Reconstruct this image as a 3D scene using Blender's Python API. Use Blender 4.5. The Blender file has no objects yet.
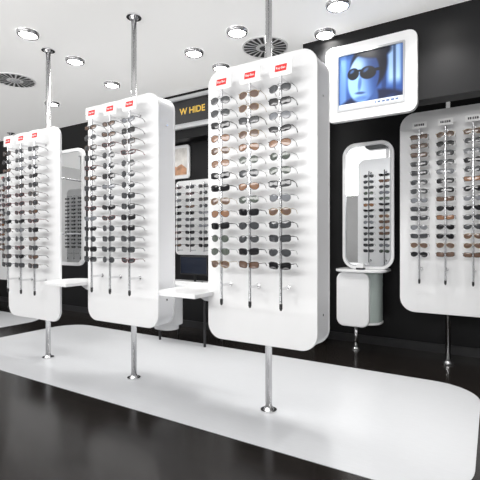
import bpy, math, random
from mathutils import Vector, Matrix
random.seed(11)
S=bpy.context.scene; C=S.collection
S.view_settings.view_transform='Standard'
PI=math.pi
H=1.3; CEIL=3.4; A=math.radians(31.4)

# ---------- materials ----------
def mat(name,col,rough=.5,metal=0,emit=None,es=0,coat=0,noise=None,alpha=None,spec=None):
    m=bpy.data.materials.new(name); m.use_nodes=True
    nt=m.node_tree; b=nt.nodes['Principled BSDF']
    b.inputs['Base Color'].default_value=(*col,1); b.inputs['Roughness'].default_value=rough
    b.inputs['Metallic'].default_value=metal; b.inputs['Coat Weight'].default_value=coat
    if alpha is not None: b.inputs['Alpha'].default_value=alpha
    if spec is not None: b.inputs['Specular IOR Level'].default_value=spec
    if emit: b.inputs['Emission Color'].default_value=(*emit,1); b.inputs['Emission Strength'].default_value=es
    if noise:
        tc=nt.nodes.new('ShaderNodeTexCoord'); n=nt.nodes.new('ShaderNodeTexNoise'); mp=nt.nodes.new('ShaderNodeMapping')
        sc,amt=noise[0],noise[1]
        mp.inputs['Scale'].default_value=noise[2] if len(noise)>2 else (1,1,1)
        n.inputs['Scale'].default_value=sc; n.inputs['Detail'].default_value=4
        r=nt.nodes.new('ShaderNodeValToRGB')
        r.color_ramp.elements[0].position=.3; r.color_ramp.elements[1].position=.7
        r.color_ramp.elements[0].color=(*[max(0,c*(1-amt)) for c in col],1)
        r.color_ramp.elements[1].color=(*[min(1,c*(1+amt)) for c in col],1)
        nt.links.new(tc.outputs['Object'],mp.inputs['Vector']); nt.links.new(mp.outputs[0],n.inputs['Vector'])
        nt.links.new(n.outputs['Fac'],r.inputs['Fac']); nt.links.new(r.outputs[0],b.inputs['Base Color'])
    return m
M={}
M['white']=mat('white_laminate',(.82,.825,.835),.28,coat=.3,noise=(3,.01))
M['side']=mat('white_side',(.75,.755,.775),.32,noise=(3,.01))
M['chrome']=mat('brushed_steel',(.78,.78,.79),.2,1,noise=(40,.05,(1,1,.05)))
M['rod']=mat('satin_rod',(.66,.67,.69),.25,1,noise=(40,.05))
M['black_plastic']=mat('black_plastic',(.02,.02,.022),.4,noise=(20,.1))
M['wall']=mat('black_wall',(.009,.009,.010),.45,noise=(2,.15),spec=.22)
M['farwall']=mat('grey_wall',(.30,.30,.30),.7,noise=(2,.05))
M['palewall']=mat('pale_wall',(.65,.65,.65),.7,noise=(2,.05))
M['ceil']=mat('ceiling_fill_glow',(.85,.85,.845),.8,noise=(1.5,.012),emit=(1,.99,.97),es=.31)  # plain white ceiling; its glow is added as fill light
M['floor']=mat('dark_floor',(.012,.010,.009),.18,noise=(3,.25,(1,6,1)),spec=.36)
M['inlay']=mat('pale_floor',(.56,.57,.59),.30,noise=(40,.02,(.3,2.5,1)))
M['mirror']=mat('mirror_glass',(.9,.91,.92),.02,1)
M['lamp']=mat('lamp_glow',(1,1,1),.5,emit=(1,.985,.94),es=30)
M['ring']=mat('lamp_ring',(.7,.7,.71),.18,.8)
M['silver']=mat('silver_bezel',(.5,.51,.53),.3,.8)
M['red']=mat('red_print',(.72,.02,.02),.5)
M['card']=mat('sign_card',(.9,.9,.9),.5)
M['ink']=mat('dark_print',(.05,.05,.06),.5)
M['slot']=mat('dark_slot',(.05,.05,.05),.6)
M['yellow']=mat('yellow_print',(.75,.5,.08),.5,emit=(.9,.58,.10),es=.16)
M['orange']=mat('orange_print',(.5,.27,.16),.5,noise=(9,.5))
M['pale']=mat('pale_print',(.68,.66,.63),.5,noise=(9,.2))
M['greyframe']=mat('grey_frame',(.6,.61,.62),.4,noise=(5,.03))
M['s_navy']=mat('screen_navy',(.01,.015,.03),.2)
M['desk']=mat('desk_grey',(.25,.25,.26),.4,noise=(3,.02))
M['deskdark']=mat('desk_dark',(.02,.02,.022),.4,noise=(3,.1))
M['glassy']=mat('green_grey_acrylic',(.42,.48,.46),.12,coat=.5,noise=(3,.03))
LENS={'dark grey':mat('lens_grey',(.032,.035,.04),.07,coat=.4,alpha=.96),'black':mat('lens_black',(.008,.008,.01),.06,coat=.4),
 'brown':mat('lens_brown',(.10,.047,.024),.08,coat=.4,alpha=.93),'amber':mat('lens_amber',(.22,.09,.03),.08,coat=.4,alpha=.9),'smoky green':mat('lens_green',(.045,.062,.045),.07,coat=.4,alpha=.92),
 'silver grey':mat('lens_silver',(.13,.14,.16),.12,coat=.4,alpha=.85)}
FR={'black':mat('frame_black',(.008,.008,.01),.3),'steel':mat('frame_steel',(.17,.17,.18),.3,1),
 'tortoise':mat('frame_tortoise',(.06,.026,.012),.25,noise=(60,.6)),'dark red':mat('frame_red',(.12,.012,.012),.25),'gold':mat('frame_gold',(.32,.22,.10),.3,1)}

# ---------- mesh builder ----------
class MB:
    def __init__(s): s.v=[]; s.f=[]
    def add(s,vs,fs):
        o=len(s.v); s.v+= [tuple(v) for v in vs]; s.f+=[tuple(i+o for i in f) for f in fs]; return s
    def box(s,x0,x1,y0,y1,z0,z1):
        return s.add([(x,y,z) for x in(x0,x1) for y in(y0,y1) for z in(z0,z1)],
          [(0,1,3,2),(4,6,7,5),(0,4,5,1),(2,3,7,6),(0,2,6,4),(1,5,7,3)])
    def prism(s,pts,plane,a,b):
        P=(lambda p,t:(p[0],t,p[1])) if plane=='xz' else (lambda p,t:(p[0],p[1],t))
        n=len(pts)
        vs=[P(p,a) for p in pts]+[P(p,b) for p in pts]
        fs=[tuple(range(n)),tuple(reversed(range(n,2*n)))]+[(i,i+n,(i+1)%n+n,(i+1)%n) for i in range(n)]
        return s.add(vs,fs)
    def frame(s,po,pi_,a,b):
        n=len(po); P=lambda p,t:(p[0],t,p[1])
        vs=[P(p,a) for p in po]+[P(p,a) for p in pi_]+[P(p,b) for p in po]+[P(p,b) for p in pi_]
        fs=[]
        for i in range(n):
            j=(i+1)%n
            fs+=[(i,j,n+j,n+i),(2*n+i,3*n+i,3*n+j,2*n+j),(i,2*n+i,2*n+j,j),(n+i,n+j,3*n+j,3*n+i)]
        return s.add(vs,fs)
    def cyl(s,p,q,r,n=16,r2=None):
        p=Vector(p);q=Vector(q);d=(q-p).normalized(); r2=r if r2 is None else r2
        u=d.orthogonal().normalized(); w=d.cross(u)
        vs=[p+(u*math.cos(t)+w*math.sin(t))*r for t in [2*PI*i/n for i in range(n)]]
        vs+=[q+(u*math.cos(t)+w*math.sin(t))*r2 for t in [2*PI*i/n for i in range(n)]]
        return s.add(vs,[tuple(reversed(range(n))),tuple(range(n,2*n))]+[(i,(i+1)%n,(i+1)%n+n,i+n) for i in range(n)])
    def tube(s,pts,r,n=5,closed=False):
        pts=[Vector(p) for p in pts]; m=len(pts); vs=[];fs=[]
        for i,p in enumerate(pts):
            a=pts[(i-1)%m] if closed or i>0 else p; b=pts[(i+1)%m] if closed or i<m-1 else p
            d=(b-a).normalized(); w=Vector((0,1,0)) if abs(d.y)<.9 else Vector((0,0,1))
            u=d.cross(w).normalized(); w=u.cross(d)
            rr=r[i] if isinstance(r,(list,tuple)) else r
            vs+=[p+(u*math.cos(2*PI*k/n)+w*math.sin(2*PI*k/n))*rr for k in range(n)]
        for i in range(m if closed else m-1):
            j=(i+1)%m
            fs+=[(i*n+k,i*n+(k+1)%n,j*n+(k+1)%n,j*n+k) for k in range(n)]
        if not closed: fs+=[tuple(range(n)),tuple(reversed(range((m-1)*n,m*n)))]
        return s.add(vs,fs)
    def mesh(s,name,m,smooth=False):
        me=bpy.data.meshes.new(name); me.from_pydata(s.v,[],s.f); me.materials.append(m)
        import bmesh
        bm=bmesh.new(); bm.from_mesh(me); bmesh.ops.recalc_face_normals(bm,faces=bm.faces); bm.to_mesh(me); bm.free()
        if smooth:
            for p in me.polygons: p.use_smooth=len(p.vertices)<=4
        return me
    def build(s,name,m,parent=None,smooth=False,bevel=0,loc=(0,0,0)):
        o=bpy.data.objects.new(name,s.mesh(name,m,smooth)); C.objects.link(o); o.location=loc
        if parent: o.parent=parent
        if bevel:
            b=o.modifiers.new('bevel','BEVEL'); b.width=bevel; b.segments=2; b.limit_method='ANGLE'
        return o
def rr(x0,x1,z0,z1,r,n=8):
    pts=[]
    for cx,cz,a in((x1-r,z1-r,0),(x0+r,z1-r,PI/2),(x0+r,z0+r,PI),(x1-r,z0+r,1.5*PI)):
        for i in range(n+1):
            t=a+PI/2*i/n; pts.append((cx+r*math.cos(t),cz+r*math.sin(t)))
    return pts
def tag(o,label,cat,group=None):
    o['label']=label;o['category']=cat
    if group:o['group']=group
    return o
def empty(name,loc,label,cat,group=None,rz=0):
    o=bpy.data.objects.new(name,None); C.objects.link(o); o.location=loc; o.rotation_euler=(0,0,rz); o.empty_display_size=.1
    return tag(o,label,cat,group)
def struct(name,mb,m,**k):
    o=mb.build(name,m,**k); o['kind']='structure'; return o
def text_mesh(txt,size,m,name,extr=.0008,align='CENTER',bold=.012):
    cu=bpy.data.curves.new(name,'FONT'); cu.body=txt; cu.size=size; cu.align_x=align; cu.align_y='CENTER'; cu.extrude=extr; cu.offset=size*bold
    t=bpy.data.objects.new('tmp',cu); C.objects.link(t)
    dg=bpy.context.evaluated_depsgraph_get(); dg.update()
    me=bpy.data.meshes.new_from_object(t.evaluated_get(dg)); bpy.data.objects.remove(t)
    me.materials.clear(); me.materials.append(m); me.name=name
    me.transform(Matrix.Rotation(PI/2,4,'X'))
    return me
def link(name,me,parent,loc,rz=0):
    o=bpy.data.objects.new(name,me); C.objects.link(o); o.parent=parent; o.location=loc; o.rotation_euler=(0,0,rz); return o

# ---------- room ----------
XL,XR,YF,YB,YR,XS=-10.5,3.2,-4.0,4.9,5.3,-1.9
struct('floor',MB().box(XL,XR,YF,YR+.1,-.1,0),M['floor'])
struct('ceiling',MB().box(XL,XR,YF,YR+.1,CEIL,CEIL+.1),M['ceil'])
struct('wall_back',MB().box(XL,XS,YB,YB+.1,0,CEIL),M['wall'])
struct('wall_recess_side',MB().box(XS-.1,XS,YB+.1,YR,0,CEIL),M['wall'])
struct('wall_recess_back',MB().box(XS-.1,XR,YR,YR+.1,0,CEIL),M['wall'])
struct('wall_left',MB().box(XL-.1,XL,YF,YB+.1,0,CEIL),M['palewall'])
struct('wall_right',MB().box(XR,XR+.1,YF,YR+.1,0,CEIL),M['farwall'])
struct('wall_soffit',MB().box(-1.75,XR,4.16,4.36,2.60,CEIL),M['wall'])
struct('wall_soffit_back',MB().box(-4.35,XS,4.66,YB,2.75,CEIL),M['wall'])
struct('wall_front',MB().box(XL,XR,YF-.1,YF,0,CEIL),M['farwall'])
struct('baseboard_back',MB().box(XL,XS-.001,YB-.015,YB,0,.1),M['black_plastic'])
struct('baseboard_recess',MB().box(XS,XR,YR-.015,YR,0,.1),M['black_plastic'])
struct('trim_1',MB().prism(rr(-5.6,-.09,2.3,4.2,.38,12),'xy',0,.004),M['inlay'])
struct('trim_2',MB().prism(rr(-9.8,-6.25,2.3,4.2,.38,12),'xy',0,.004),M['inlay'])

# ---------- sunglasses ----------
SC=1.04
def lens_pts(kind,cx,w,h,sgn):
    pts=[]
    n=16
    for i in range(n):
        t=2*PI*i/n; c=math.cos(t); s=math.sin(t)
        if kind=='aviator':
            x=c*w/2*(1+.05*s); z=s*h/2
            if s<0: x+=sgn*.10*w*(-s); z*=1.1
            else: z*=.82
        elif kind=='square':
            p=.55; x=math.copysign(abs(c)**p,c)*w/2; z=math.copysign(abs(s)**p,s)*h/2*.84
            z+= .05*h*(sgn*x/(w/2))
        elif kind=='round':
            x=c*w/2*.88; z=s*h/2*.97
        else:
            p=.75; x=math.copysign(abs(c)**p,c)*w/2*1.04; z=math.copysign(abs(s)**p,s)*h/2*.69
            z+= .10*h*(sgn*x/(w/2))
        pts.append((cx+x,z))
    return pts
def ycurve(x): return 1.6*x*x
GM={}
def glasses_meshes(kind):
    w,h=.067,.051; cx=.0425; r=.0016 if kind in('aviator','round') else .0027
    fr=MB(); lens=[]
    for sg in(-1,1):
        p=lens_pts(kind,sg*cx,w,h,sg)
        fr.tube([(x,ycurve(x),z) for x,z in p],r,5,True)
        l=MB(); c=(sg*cx,ycurve(cx)-.003,0)
        vs=[c]+[(x,ycurve(x),z) for x,z in p]
        l.add(vs,[(0,i+1,(i+1)%len(p)+1) for i in range(len(p))]); lens.append(l)
        ex=sg*.0835; fr.tube([(sg*.073,ycurve(.073),.012),(ex,ycurve(.08)+.002,.014),(ex,ycurve(.08)+.01,.014)],r*1.1)
    fr.tube([(-.011,0,.006),(0,-.002,.010),(.011,0,.006)],r*1.05)
    if kind=='aviator': fr.tube([(-.016,0,.019),(0,-.001,.021),(.016,0,.019)],r)
    tm=[]
    for sg in(-1,1):
        t=MB(); x=sg*.0835; y0=ycurve(.08)+.008
        t.tube([(x,y0,.014),(x-sg*.002,y0+.045,.013),(x-sg*.004,y0+.075,.010),(x-sg*.006,y0+.10,-.010)],[r*1.2,r*.8,r*.8,r*1.2],5); tm.append(t)
    for q in [fr]+lens+tm: q.v=[(a*SC,b*SC,c*SC) for a,b,c in q.v]
    return fr,lens,tm
KINDS={k:glasses_meshes(k) for k in('aviator','square','wrap','round')}
def get(kind,fc,lc):
    k=(kind,fc,lc)
    if k not in GM:
        fr,ls,tm=KINDS[kind]
        GM[k]=(fr.mesh('frame',FR[fc],True),[l.mesh('lens',LENS[lc],True) for l in ls],[t.mesh('temple',FR[fc],True) for t in tm])
    return GM[k]
WH={}
def whole(kind,fc,lc):
    k=(kind,fc,lc)
    if k not in WH:
        fr,ls,tm=KINDS[kind]; mb=MB()
        for q in [fr]+tm: mb.add(q.v,q.f)
        nf=len(mb.f)
        for q in ls: mb.add(q.v,q.f)
        me=bpy.data.meshes.new('sunglasses'); me.from_pydata(mb.v,[],mb.f); me.materials.append(FR[fc]); me.materials.append(LENS[lc])
        for i,p in enumerate(me.polygons): p.material_index=1 if i>=nf else 0; p.use_smooth=True
        WH[k]=me
    return WH[k]
ORD=['top','second','third','fourth','fifth','sixth','seventh','eighth','ninth','tenth','eleventh','twelfth','thirteenth','lowest']
PAL_A=[('steel','dark grey','aviator'),('black','black','square'),('black','dark grey','aviator'),('gold','brown','aviator'),('black','black','wrap'),('tortoise','brown','square'),('steel','smoky green','aviator'),('black','dark grey','aviator'),('steel','smoky green','round'),('black','dark grey','square'),('tortoise','amber','aviator'),('steel','silver grey','aviator')]
PAL_B=[('black','black','wrap'),('dark red','dark grey','wrap'),('black','dark grey','square'),('black','black','square'),('steel','silver grey','wrap'),('tortoise','dark grey','square'),('steel','dark grey','square'),('black','brown','wrap'),('steel','dark grey','round')]
PAL_C=[('black','dark grey','aviator'),('steel','silver grey','aviator'),('gold','brown','aviator'),('black','dark grey','square'),('tortoise','brown','square'),('black','black','aviator'),('steel','dark grey','round'),('black','dark grey','aviator'),('tortoise','amber','square')]
def put_glasses(x,y,z,face,pal,label,group,parts=True):
    fc,lc,kind=random.choice(pal)
    rz=(0 if face<0 else PI)+random.uniform(-.07,.07)
    lab=f"{lc}-lensed sunglasses, {label}"
    if not parts:
        o=bpy.data.objects.new('sunglasses',whole(kind,fc,lc)); C.objects.link(o); o.location=(x,y,z); o.rotation_euler=(random.uniform(-.05,.05),0,rz)
        tag(o,lab,'sunglasses',group); return
    e=empty('sunglasses',(x,y,z),lab,'sunglasses',group)
    e.rotation_euler=(random.uniform(-.06,.05),random.uniform(-.03,.03),rz)
    fr,ls,tm=get(kind,fc,lc)
    link('frame',fr,e,(0,0,0))
    for m in ls: link('lens',m,e,(0,0,0))
    for m in tm: link('temple',m,e,(0,0,0))

# ---------- display stands ----------
redtxt=text_mesh('Ray-Ban',.021,M['card'],'lettering')
NROW=14; Z0=2.315; DZ=.0915; ROD=.125
mb=MB().cyl((0,0,.86),(0,0,2.40),.010,12)
for i in range(NROW):
    z=Z0-i*DZ
    mb.box(-.006,.006,-.024,0,z-.004,z+.004); mb.box(-.004,.004,-.027,-.018,z-.005,z+.008)
ROD_ME=mb.mesh('display_rod',M['rod'])
BR_ME=MB().cyl((0,0,0),(0,ROD-.006,0),.010,10).cyl((0,ROD-.006,0),(0,ROD-.001,0),.017,14).mesh('bracket',M['chrome'])
END_ME=MB().cyl((0,0,.835),(0,0,.87),.0115,10).cyl((0,0,.825),(0,0,.835),.008,10).mesh('lock_grip',M['black_plastic'])
CARD_ME=MB().prism(rr(-.082,.082,-.054,.054,.006,3),'xz',-.002,.002).mesh('sign_card',M['card'])
CARD2=MB().prism(rr(-.068,.068,-.032,.032,.006,3),'xz',-.002,.002).mesh('sign_card',M['card'])
BADGE=MB().prism([(-.046,-.022),(.040,-.022),(.046,.022),(-.040,.022)],'xz',-.0035,-.002).mesh('badge',M['red'])
bars=MB()
xx=-.045
for w_ in (.011,.013,.005,.011,.012,.013): bars.box(xx,xx+w_,-.004,-.002,-.011,.011); xx+=w_+.005
INK=bars.mesh('lettering',M['ink'])
LOCK=MB().cyl((-.004,0,0),(.002,0,0),.009,12).mesh('lock',M['chrome'])
def rods_on(root,yface,face,xs,style,dz=0):
    for x in xs:
        y=yface+face*ROD; rz=0 if face<0 else PI
        r=link('display_rod',ROD_ME,root,(x,y,dz),rz)
        link('bracket',BR_ME,r,(0,0,2.385)); link('bracket',BR_ME,r,(0,0,.97)); link('lock_grip',END_ME,r,(0,0,0))
        if style=='red':
            c=link('sign_card',CARD_ME,root,(x,y,2.455+dz),rz)
            link('badge',BADGE,c,(0,0,0)); link('lettering',redtxt,c,(0,-.0045,0))
        elif style:
            c=link('sign_card',CARD2,root,(x,y,2.442+dz),rz); link('lettering',INK,c,(0,0,0))
STUFF=[]
def stand(x,y,label,w=.90,style='red',thin=False,back=False,front=True,fpal=PAL_A,desc='',xs=(-.24,0,.24),parts=True,z0=.54,z1=2.57,dz=0,stuff=False,xc=0,yb=.09,rc=.12):
    e=empty('display_stand',(x,y,0),label,'display stand','pole-mounted sunglasses display stands')
    a,b=xc-w/2,xc+w/2
    if thin:
        MB().prism(rr(a,b,z0,z1,rc),'xz',-.16,-.135).build('front_panel',M['white'],e,bevel=.004)
        MB().box(-.12,.12,-.135,.04,z0+.08,z1-.08).build('cabinet_body',M['side'],e)
    else:
        MB().prism(rr(a,b,z0,z1,rc),'xz',-.16,-.138).build('front_panel',M['white'],e,bevel=.004)
        MB().prism(rr(a+.004,b-.004,z0+.004,z1-.004,rc),'xz',-.138,yb-.022).build('cabinet_body',M['side'],e)
        MB().prism(rr(a,b,z0,z1,rc),'xz',yb-.022,yb).build('back_panel',M['white'],e,bevel=.004)
        for z in(.78,2.3): link('lock',LOCK,e,(b,-.05,z))
    MB().cyl((0,0,0),(0,0,CEIL),.026,24).build('pole',M['chrome'],e,True)
    MB().cyl((0,0,.004),(0,0,.016),.062,28).cyl((0,0,.016),(0,0,.035),.04,28,.03).build('floor_flange',M['chrome'],e)
    MB().cyl((0,0,CEIL-.018),(0,0,CEIL),.07,28).cyl((0,0,CEIL-.04),(0,0,CEIL-.018),.03,28,.045).build('ceiling_flange',M['chrome'],e)
    if front: rods_on(e,-.16,-1,xs,style,dz)
    if back: rods_on(e,yb,1,xs,None,dz)
    cols=['left','middle','right'] if len(xs)==3 else ['right']
    for ci,xo in enumerate(xs):
        for r in range(NROW):
            z=Z0-r*DZ+.002+dz
            if front: put_glasses(x+xo,y-.16-ROD-.024,z,-1,fpal,f"{ORD[r]} on {cols[ci]} rod of {desc}",f"sunglasses on {desc}",parts)
            if back and not stuff: put_glasses(x+xo,y+yb+ROD+.024,z,1,fpal,f"{ORD[r]} on {cols[ci]} rear rod of {desc}",f"sunglasses on the rear of {desc}",False)
            if stuff: STUFF.append((x+xo,y+yb+ROD+.024,z))
    return e
PY=2.81
stand(-1.46,PY,'largest white sunglasses display on a steel pole, nearest the viewer',fpal=PAL_A,desc='nearest big white panel',back=True,z1=2.61)
stand(-2.88,PY,'white sunglasses display on a pole, between the nearest display and the leftmost',w=.90,fpal=PAL_B,desc='second white panel from left',yb=.06)
stand(-4.19,PY,'leftmost front white sunglasses display with a mirror just behind its right edge',w=.92,xc=-.03,xs=(-.28,-.04,.2),z0=.46,z1=2.47,dz=-.09,thin=True,fpal=PAL_B,desc='leftmost front panel')
stand(-.41,4.86,'white sunglasses display at far right against black wall under the screen soffit',style='ink',fpal=PAL_C,desc='far right panel',z1=2.64,dz=.03,rc=.15)
stand(-8.05,4.6,'distant white sunglasses display at the left edge against the back wall',fpal=PAL_C,desc='distant panel at left edge',xs=(.24,),parts=False)
for xx_,d in((-7.65,'reflected rightmost in the left mirror'),(-8.8,'reflected leftmost in the left mirror')):
    stand(xx_,-.1,f'white sunglasses display behind the viewer, {d}',front=False,back=True,stuff=True,fpal=PAL_C,desc=d,style=None)
mb=MB(); mi=[]
for p in STUFF:
    fr,ls,tm=KINDS[random.choice(('aviator','square','wrap'))]
    for q,k in ((fr,0),(tm[0],0),(tm[1],0),(ls[0],1),(ls[1],1)):
        mb.add([(p[0]-v[0],p[1]-v[1],p[2]+v[2]) for v in q.v],q.f); mi+= [k]*len(q.f)
me=bpy.data.meshes.new('sunglasses'); me.from_pydata(mb.v,[],mb.f); me.materials.append(FR['black']); me.materials.append(LENS['dark grey'])
for p,k in zip(me.polygons,mi): p.material_index=k
o=bpy.data.objects.new('sunglasses',me); C.objects.link(o); tag(o,'rows of dark sunglasses on the displays behind the viewer, seen in mirrors','sunglasses'); o['kind']='stuff'

# ---------- mirrors and shelves ----------
def mirror_obj(e,x0,x1,y,z0,z1,r=.12,fw=.028,edge=False):
    n=10
    MB().frame(rr(x0,x1,z0,z1,r,n),rr(x0+fw,x1-fw,z0+fw,z1-fw,r-fw,n),y-(.012 if edge else .02),y+.02).build('mirror_frame',M['white'],e,bevel=.003)
    if edge:
        f2=fw+.006
        MB().frame(rr(x0+fw-.002,x1-fw+.002,z0+fw-.002,z1-fw+.002,r-fw,n),rr(x0+f2,x1-f2,z0+f2,z1-f2,r-f2,n),y-.016,y-.002).build('mirror_edge',M['silver'],e)
    fw-=.002
    MB().prism(rr(x0+fw,x1-fw,z0+fw,z1-fw,r-fw,n),'xz',y-.006,y+.012).build('mirror_glass',M['mirror'],e)
def side_shelf(pc,xl,label,cab):
    e=empty('side_shelf',(pc-.452,2.75,.885),label,'shelf','white side shelves on the displays')
    L=xl; r=.15
    if cab:
        pts=[(.055,-.34),(.055,-.104),(0,-.104),(0,.42)]
        for i in range(9):
            t=PI/2+PI/2*i/8; pts.append((-.95+r+r*math.cos(t),.42-r+r*math.sin(t)))
        pts+=[(-.95,.16),(-L,.16)]
    else:
        pts=[(0,-.34),(0,.12)]
        for i in range(9):
            t=PI/2+PI/2*i/8; pts.append((-L+r+r*math.cos(t),.12-r+r*math.sin(t)))
    for i in range(9):
        t=PI+PI/2*i/8; pts.append((-L+r+r*math.cos(t),-.34+r+r*math.sin(t)))
    MB().prism(pts,'xy',-.016,.016).build('shelf_board',M['white'],e,bevel=.004)
    MB().prism([(0,-.016),(0,-.07),(-.05,-.065),(-.16,-.016)],'xz',-.08,.06).build('shelf_bracket',M['side'],e,bevel=.003)
    if cab:
        MB().prism(rr(-.92,-.60,.16,.40,.115),'xy',-.38,-.016).prism(rr(-.88,-.64,.19,.37,.085),'xy',-.43,-.38).build('cabinet_body',M['white'],e,bevel=.005)
side_shelf(-2.88,.43,'thin white rounded shelf between the leftmost and second displays',False)
side_shelf(-1.46,.38,'white rounded shelf with a curved cabinet, left of the nearest display',True)
e=empty('hanging_mirror',(-4.55,3.36,.98),'tall white-framed rounded mirror between the leftmost and second displays','mirror')
mirror_obj(e,-.30,.27,.0,0,1.46,fw=.04)
for z in(.4,1.1): MB().cyl((-.10,-.02,z),(-.10,-.684,z),.012,12).build('mirror_arm',M['chrome'],e)
e=empty('wall_picture',(-4.05,4.885,2.22),'small white-framed pale picture below the yellow-lettered sign','picture')
MB().frame(rr(-.2,.2,0,.50,.05),rr(-.155,.155,.045,.455,.03),-.02,.01).build('picture_frame',M['white'],e,bevel=.003)
p=MB().box(-.158,.158,-.006,.008,.042,.458).build('picture_print',M['pale'],e)
MB().prism([(-.14,.06),(.14,.06),(.14,.15),(.04,.22),(-.06,.18),(-.14,.24)],'xz',-.008,-.006).build('picture_shape',M['orange'],p)
e=empty('wall_rack',(-3.6,4.88,1.08),'white rack of sunglasses on the back wall, seen between the two middle displays','display rack')
MB().prism(rr(-.5,.5,.0,1.10,.07),'xz',-.03,.018).build('backboard',M['white'],e,bevel=.004)
for ci,xo in enumerate((-.36,-.12,.12,.36)):
    rod=MB().cyl((0,-.15,.05),(0,-.15,1.04),.009,8).build('display_rod',M['rod'],e,loc=(xo,0,0))
    for z in(.07,1.02): MB().cyl((0,-.15,z),(0,-.031,z),.009,8).build('bracket',M['rod'],rod)
    for k in range(10):
        put_glasses(-3.6+xo,4.88-.172,1.08+.98-k*.093,-1,PAL_B,f"{ORD[k] if k<9 else 'bottom'} on {['leftmost','second','third','rightmost'][ci]} rod of white wall rack",'sunglasses on the white wall rack',False)
e=empty('desk',(-3.35,4.25,0),'low dark-legged desk with a grey top and a monitor, behind the two middle displays','desk')
MB().prism(rr(-.45,.45,-.25,.28,.08),'xy',.72,.75).build('desktop',M['desk'],e,bevel=.003)
for a_ in(-.36,.36):
    for b_ in(-.17,.2): MB().cyl((a_,b_,0),(a_,b_,.72),.016,12).build('leg',M['deskdark'],e)
e=empty('monitor',(-3.30,4.28,.751),'dark computer monitor standing on the desk beyond the shelf','monitor')
MB().prism(rr(-.10,.10,-.07,.07,.03),'xy',0,.012).build('base',M['black_plastic'],e)
MB().cyl((0,.01,.012),(0,.01,.16),.016,12).build('stem',M['black_plastic'],e)
MB().prism(rr(-.22,.22,.10,.34,.012),'xz',-.025,.0).build('housing',M['black_plastic'],e,bevel=.003)
MB().box(-.205,.205,-.027,-.0255,.118,.325).build('screen',M['s_navy'],e)
# right console on its own pole
e=empty('mirror_console',(-1.40,4.95,0),'white console with curved grey-green side on a short steel pole beneath the mirror','console')
MB().prism(rr(-.165,.21,.31,.934,.09,10),'xz',-.235,-.15).build('door',M['white'],e,bevel=.012)
MB().prism(rr(-.15,.30,-.20,.19,.17,12),'xy',.36,.934).build('cabinet_body',M['glassy'],e,bevel=.004)
MB().prism(rr(-.155,.305,-.205,.195,.172,12),'xy',.335,.36).build('bottom_rim',M['white'],e,bevel=.004)
MB().prism(rr(-.20,.37,-.27,.27,.15,12),'xy',.935,.962).build('console_top',M['white'],e,bevel=.004)
MB().cyl((0,0,0),(0,0,.34),.024,24).build('pole',M['chrome'],e,True)
MB().cyl((0,0,0),(0,0,.014),.058,28).cyl((0,0,.014),(0,0,.03),.038,28,.028).build('floor_flange',M['chrome'],e)
e=empty('console_mirror',(-1.275,4.88,.964),'tall round-cornered mirror with flat white rim standing on the console','mirror')
mirror_obj(e,-.265,.32,.0,0.0,1.47,.15,fw=.036,edge=True)
e=empty('display_cube',(-1.30,4.775,.963),'small white display block with dark base standing on the console','block')
MB().box(-.045,.045,-.04,.04,0,.02).build('base',M['black_plastic'],e,bevel=.003)
MB().prism(rr(-.04,.04,.02,.07,.012,3),'xz',-.035,.035).build('block',M['white'],e)

# ---------- screens ----------
def wall_screen(x0,x1,z0,z1,y,label,cat,sx0,sx1,sz0,sz1,name,fm='white'):
    e=empty(name,(x0,y,z0),label,cat)
    W=x1-x0;Hh=z1-z0
    MB().frame(rr(0,W,0,Hh,.08,8),rr(sx0,sx1,sz0,sz1,.012,8),-.06,0).build('outer_frame',M[fm],e,bevel=.004)
    MB().frame(rr(sx0-.002,sx1+.002,sz0-.002,sz1+.002,.012,8),rr(sx0+.018,sx1-.018,sz0+.018,sz1-.018,.006,8),-.066,-.045).build('bezel',M['silver'],e)
    return e
e=wall_screen(-1.47,-.60,2.49,3.25,4.158,'wall screen in a white rounded frame showing a person in dark sunglasses','screen',.115,.765,.10,.67,'wall_screen')
X0,X1,Z0s,Z1s=.13,.75,.115,.655
def ss(a,b,x):
    t=min(1,max(0,(x-a)/(b-a))); return t*t*(3-2*t)
def ell(u,v,cx,cy,rx,ry,ang=0,soft=.25):
    du,dv=(u-cx)*1.2,(v-cy); c,s=math.cos(ang),math.sin(ang)
    a=(du*c+dv*s)/(rx*1.2); b=(-du*s+dv*c)/ry
    return 1-ss(1-soft,1+soft,math.sqrt(a*a+b*b))
def mixc(a,b,t): return [a[i]*(1-t)+b[i]*t for i in range(3)]
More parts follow.
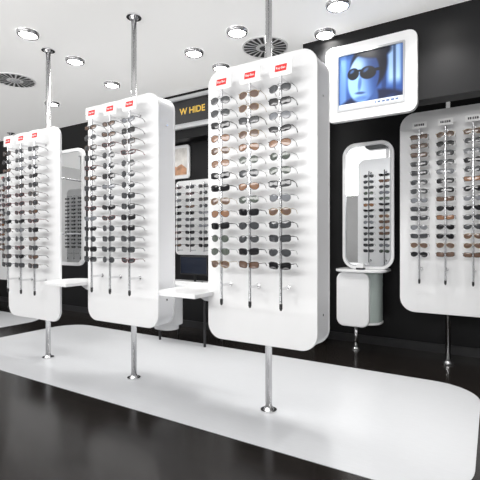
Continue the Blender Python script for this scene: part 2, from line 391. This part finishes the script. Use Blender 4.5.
def picture(u0,v0):
    c=mixc((.14,.24,.46),(.28,.42,.68),ss(.1,.9,v0)*.6+.2*math.sin(u0*9+1)*.5+.1)
    c=mixc(c,(.66,.78,.92),(ss(.74,.81,u0)-ss(.93,.99,u0))*ss(.25,.45,v0)*.8)
    c=mixc(c,(.08,.14,.28),(ss(.84,.86,u0)-ss(.88,.90,u0))*.7)
    c=mixc(c,(.07,.12,.26),(ss(.66,.70,u0)-ss(.73,.76,u0))*.6)
    c=mixc(c,(.45,.60,.82),(ss(.0,.03,u0)-ss(.10,.15,u0))*.6)
    u=(u0-.40)/1.28+.42; v=(v0-.58)/1.36+.58
    c=mixc(c,(.05,.09,.20),ell(u,v,.50,.02,.50,.33,.10,.08))
    c=mixc(c,(.30,.44,.68),ell(u,v,.62,.14,.16,.05,.5,.5)*.5)
    c=mixc(c,(.04,.06,.13),ell(u,v,.48,.68,.225,.33,-.15,.10))
    c=mixc(c,(.18,.28,.48),ell(u,v,.48,.26,.12,.20,0,.15))
    f=ell(u,v,.42,.55,.19,.33,-.15,.07)
    skin=mixc((.50,.65,.86),(.14,.24,.45),ss(.34,.58,u+.12*(v-.5)))
    skin=mixc(skin,(.70,.82,.96),ell(u,v,.34,.72,.09,.08,0,.7)*.6)
    c=mixc(c,skin,f)
    c=mixc(c,(.04,.06,.13),ell(u,v,.50,.92,.26,.13,-.25,.15))
    c=mixc(c,(.18,.28,.50),ell(u,v,.375,.47,.022,.09,-.1,.5)*.7)
    c=mixc(c,(.12,.18,.36),ell(u,v,.38,.345,.060,.018,-.08,.5)*.8)
    c=mixc(c,(.18,.29,.52),ell(u,v,.39,.27,.08,.035,0,.6)*.6)
    g=max(ell(u,v,.295,.615,.072,.080,-.12,.10),ell(u,v,.475,.60,.100,.085,-.12,.10))
    c=mixc(c,(.02,.03,.07),g)
    c=mixc(c,(.02,.03,.07),ell(u,v,.385,.645,.05,.015,-.12,.3))
    c=mixc(c,(.02,.03,.07),ell(u,v,.60,.62,.06,.02,-.1,.3))
    c=mixc(c,(.34,.50,.75),ell(u,v,.28,.65,.03,.02,.5,.6)*.6)
    c=mixc(c,(.30,.45,.70),ell(u,v,.45,.64,.035,.022,.5,.6)*.6)
    if v0<.10:
        c=(.80,.85,.91)
        if .58<u0<.93 and .035<v0<.065 and (int(u0*60)%4): c=(.30,.36,.5)
    return c
NX,NY=132,110
vs=[];cs=[]
for j in range(NY+1):
    for i in range(NX+1):
        u,v=i/NX,j/NY; vs.append((X0+u*(X1-X0),-.05,Z0s+v*(Z1s-Z0s))); cs.append([max(0,q)**2.2 for q in picture(u,v)])
fs=[(j*(NX+1)+i,j*(NX+1)+i+1,(j+1)*(NX+1)+i+1,(j+1)*(NX+1)+i) for j in range(NY) for i in range(NX)]
me=bpy.data.meshes.new('screen_image'); me.from_pydata(vs,[],fs)
ca=me.color_attributes.new('Col','FLOAT_COLOR','POINT')
for i,q in enumerate(cs): ca.data[i].color=(*q,1)
pm=bpy.data.materials.new('screen_picture'); pm.use_nodes=True; nt=pm.node_tree; b=nt.nodes['Principled BSDF']
at=nt.nodes.new('ShaderNodeVertexColor'); at.layer_name='Col'
nt.links.new(at.outputs[0],b.inputs['Base Color']); nt.links.new(at.outputs[0],b.inputs['Emission Color']); b.inputs['Emission Strength'].default_value=.35; b.inputs['Roughness'].default_value=.3
me.materials.append(pm); link('screen_image',me,e,(0,0,0))
MB().box(X0-.01,X1+.01,-.044,-.002,Z0s-.01,Z1s+.01).build('screen_back',M['black_plastic'],e)

e=wall_screen(-4.15,-2.95,2.88,3.34,4.658,'grey-framed black sign with yellow lettering, high on the back wall','sign',.05,1.15,.045,.415,'wall_sign','greyframe')
p=MB().box(.06,1.14,-.045,-.002,.055,.405).build('sign_panel',M['black_plastic'],e)
link('lettering',text_mesh('W HIDE',.125,M['yellow'],'lettering',align='RIGHT',bold=.022),p,(.775,-.048,.235))

# ---------- ceiling fittings ----------
F=Vector((-math.sin(A),math.cos(A))); R=Vector((math.cos(A),math.sin(A)))
def ceil_at(px,py):
    d=(CEIL-H)*416/(240-py); q=F*d+R*((px-240)/416*d); return q.x,q.y
LPX=[(194,52),(325,33),(237,31),(112,84),(28,33),(52,103),(150,104),(75,60),(92,116),(338,4),(221,67)]
WHERE=['left of the nearest display and above it','just right of the nearest display pole','left of nearest pole above the nearest display','left of the second pole, above second display',
 'nearest at upper left','above the leftmost display','low near the back wall sign','between the two left poles','farthest, above the second display','at the top edge right of nearest pole','low beside the top left corner of the nearest display']
LP=[ceil_at(*q) for q in LPX]+[(-1.0,1.2),(-2.6,.6),(-4.4,.6),(.6,1.0),(.6,3.2),(-.4,3.7),(-6.6,1.0),(-8.6,1.4),(-1.2,-1.5),(-4.5,-1.8)]  # unseen downlight in front of the far right panel is added to brighten it
WHERE+=['behind view over the near right floor','behind view over the near middle floor','behind view over the near left floor','behind view, far right front','right of view over the aisle','added unseen above view to light far right panel','behind view at far left','behind view at extreme left','behind view at shop front right','behind view at shop front left']
for i,((x,y),wh) in enumerate(zip(LP,WHERE)):
    e=empty('downlight',(x,y,CEIL),f'round recessed ceiling downlight, {wh}','ceiling light','recessed ceiling downlights')
    n=28; ring=MB(); vs=[];fs=[]
    prof=[(.112,-.001),(.108,-.014),(.100,-.030),(.088,-.034),(.082,-.020),(.080,-.006)]; m_=len(prof)
    for k in range(n):
        t=2*PI*k/n; c,s=math.cos(t),math.sin(t)
        vs+=[(c*r_,s*r_,z_) for r_,z_ in prof]
    for k in range(n):
        j=(k+1)%n
        fs+=[(k*m_+a,k*m_+a+1,j*m_+a+1,j*m_+a) for a in range(m_-1)]
    ring.add(vs,fs).build('trim_ring',M['ring'],e,True)
    MB().cyl((0,0,-.020),(0,0,-.004),.079,24).cyl((0,0,-.030),(0,0,-.020),.045,24,.070).build('lamp_disc',M['lamp'],e)
    L=bpy.data.lights.new('spot','SPOT'); L.energy={1:125,6:90,10:70,16:95}.get(i,47); L.spot_size=math.radians(125); L.spot_blend=.9; L.shadow_soft_size=.07; L.color=(1,.985,.96)
    lo=bpy.data.objects.new('spot_lamp',L); C.objects.link(lo); lo.location=(x,y,CEIL-.045)
for (px,py),wh in(((265,47),'between the nearest pole and the wall screen'),((15,80),'at the upper left above the leftmost displays')):
    x,y=ceil_at(px,py)
    e=empty('ceiling_diffuser',(x,y,CEIL),f'round slotted ceiling air diffuser {wh}','air vent','round ceiling diffusers')
    MB().cyl((0,0,-.01),(0,0,0),.25,40).build('plate',M['card'],e)
    sl=MB()
    for k in range(20):
        t=2*PI*k/20; c,s=math.cos(t),math.sin(t); u=Vector((c,s)); v=Vector((-s,c))
        q=[u*.10-v*.008,u*.23-v*.022,u*.23+v*.022,u*.10+v*.008]
        sl.prism([(a.x,a.y) for a in q],'xy',-.012,-.0095)
    sl.build('slots',M['slot'],e)
    MB().cyl((0,0,-.018),(0,0,-.01),.06,24).build('hub',M['ring'],e)

# ---------- light ----------
def area(loc,rot,sx,sy,en):
    L=bpy.data.lights.new('area','AREA'); L.shape='RECTANGLE'; L.size=sx; L.size_y=sy; L.energy=en; L.color=(1,.99,.98)
    o=bpy.data.objects.new('fill_area_lamp',L); C.objects.link(o); o.location=loc; o.rotation_euler=rot
area((-3,-2.6,3.1),(math.radians(62),0,0),9,1.0,280)  # unseen fill lamp added high behind the camera
area((-3,-1.6,.12),(PI,0,0),8,1.4,190)  # unseen uplight added near the floor to brighten the ceiling
W=bpy.data.worlds.new('world'); S.world=W; W.use_nodes=True
W.node_tree.nodes['Background'].inputs[0].default_value=(.85,.92,1,1); W.node_tree.nodes['Background'].inputs[1].default_value=.5

cam=bpy.data.cameras.new('camera'); co=bpy.data.objects.new('camera',cam); C.objects.link(co)
co.location=(0,0,H); co.rotation_euler=(PI/2,0,A); cam.sensor_width=36; cam.lens=36*416/480; cam.clip_start=.05
S.camera=co
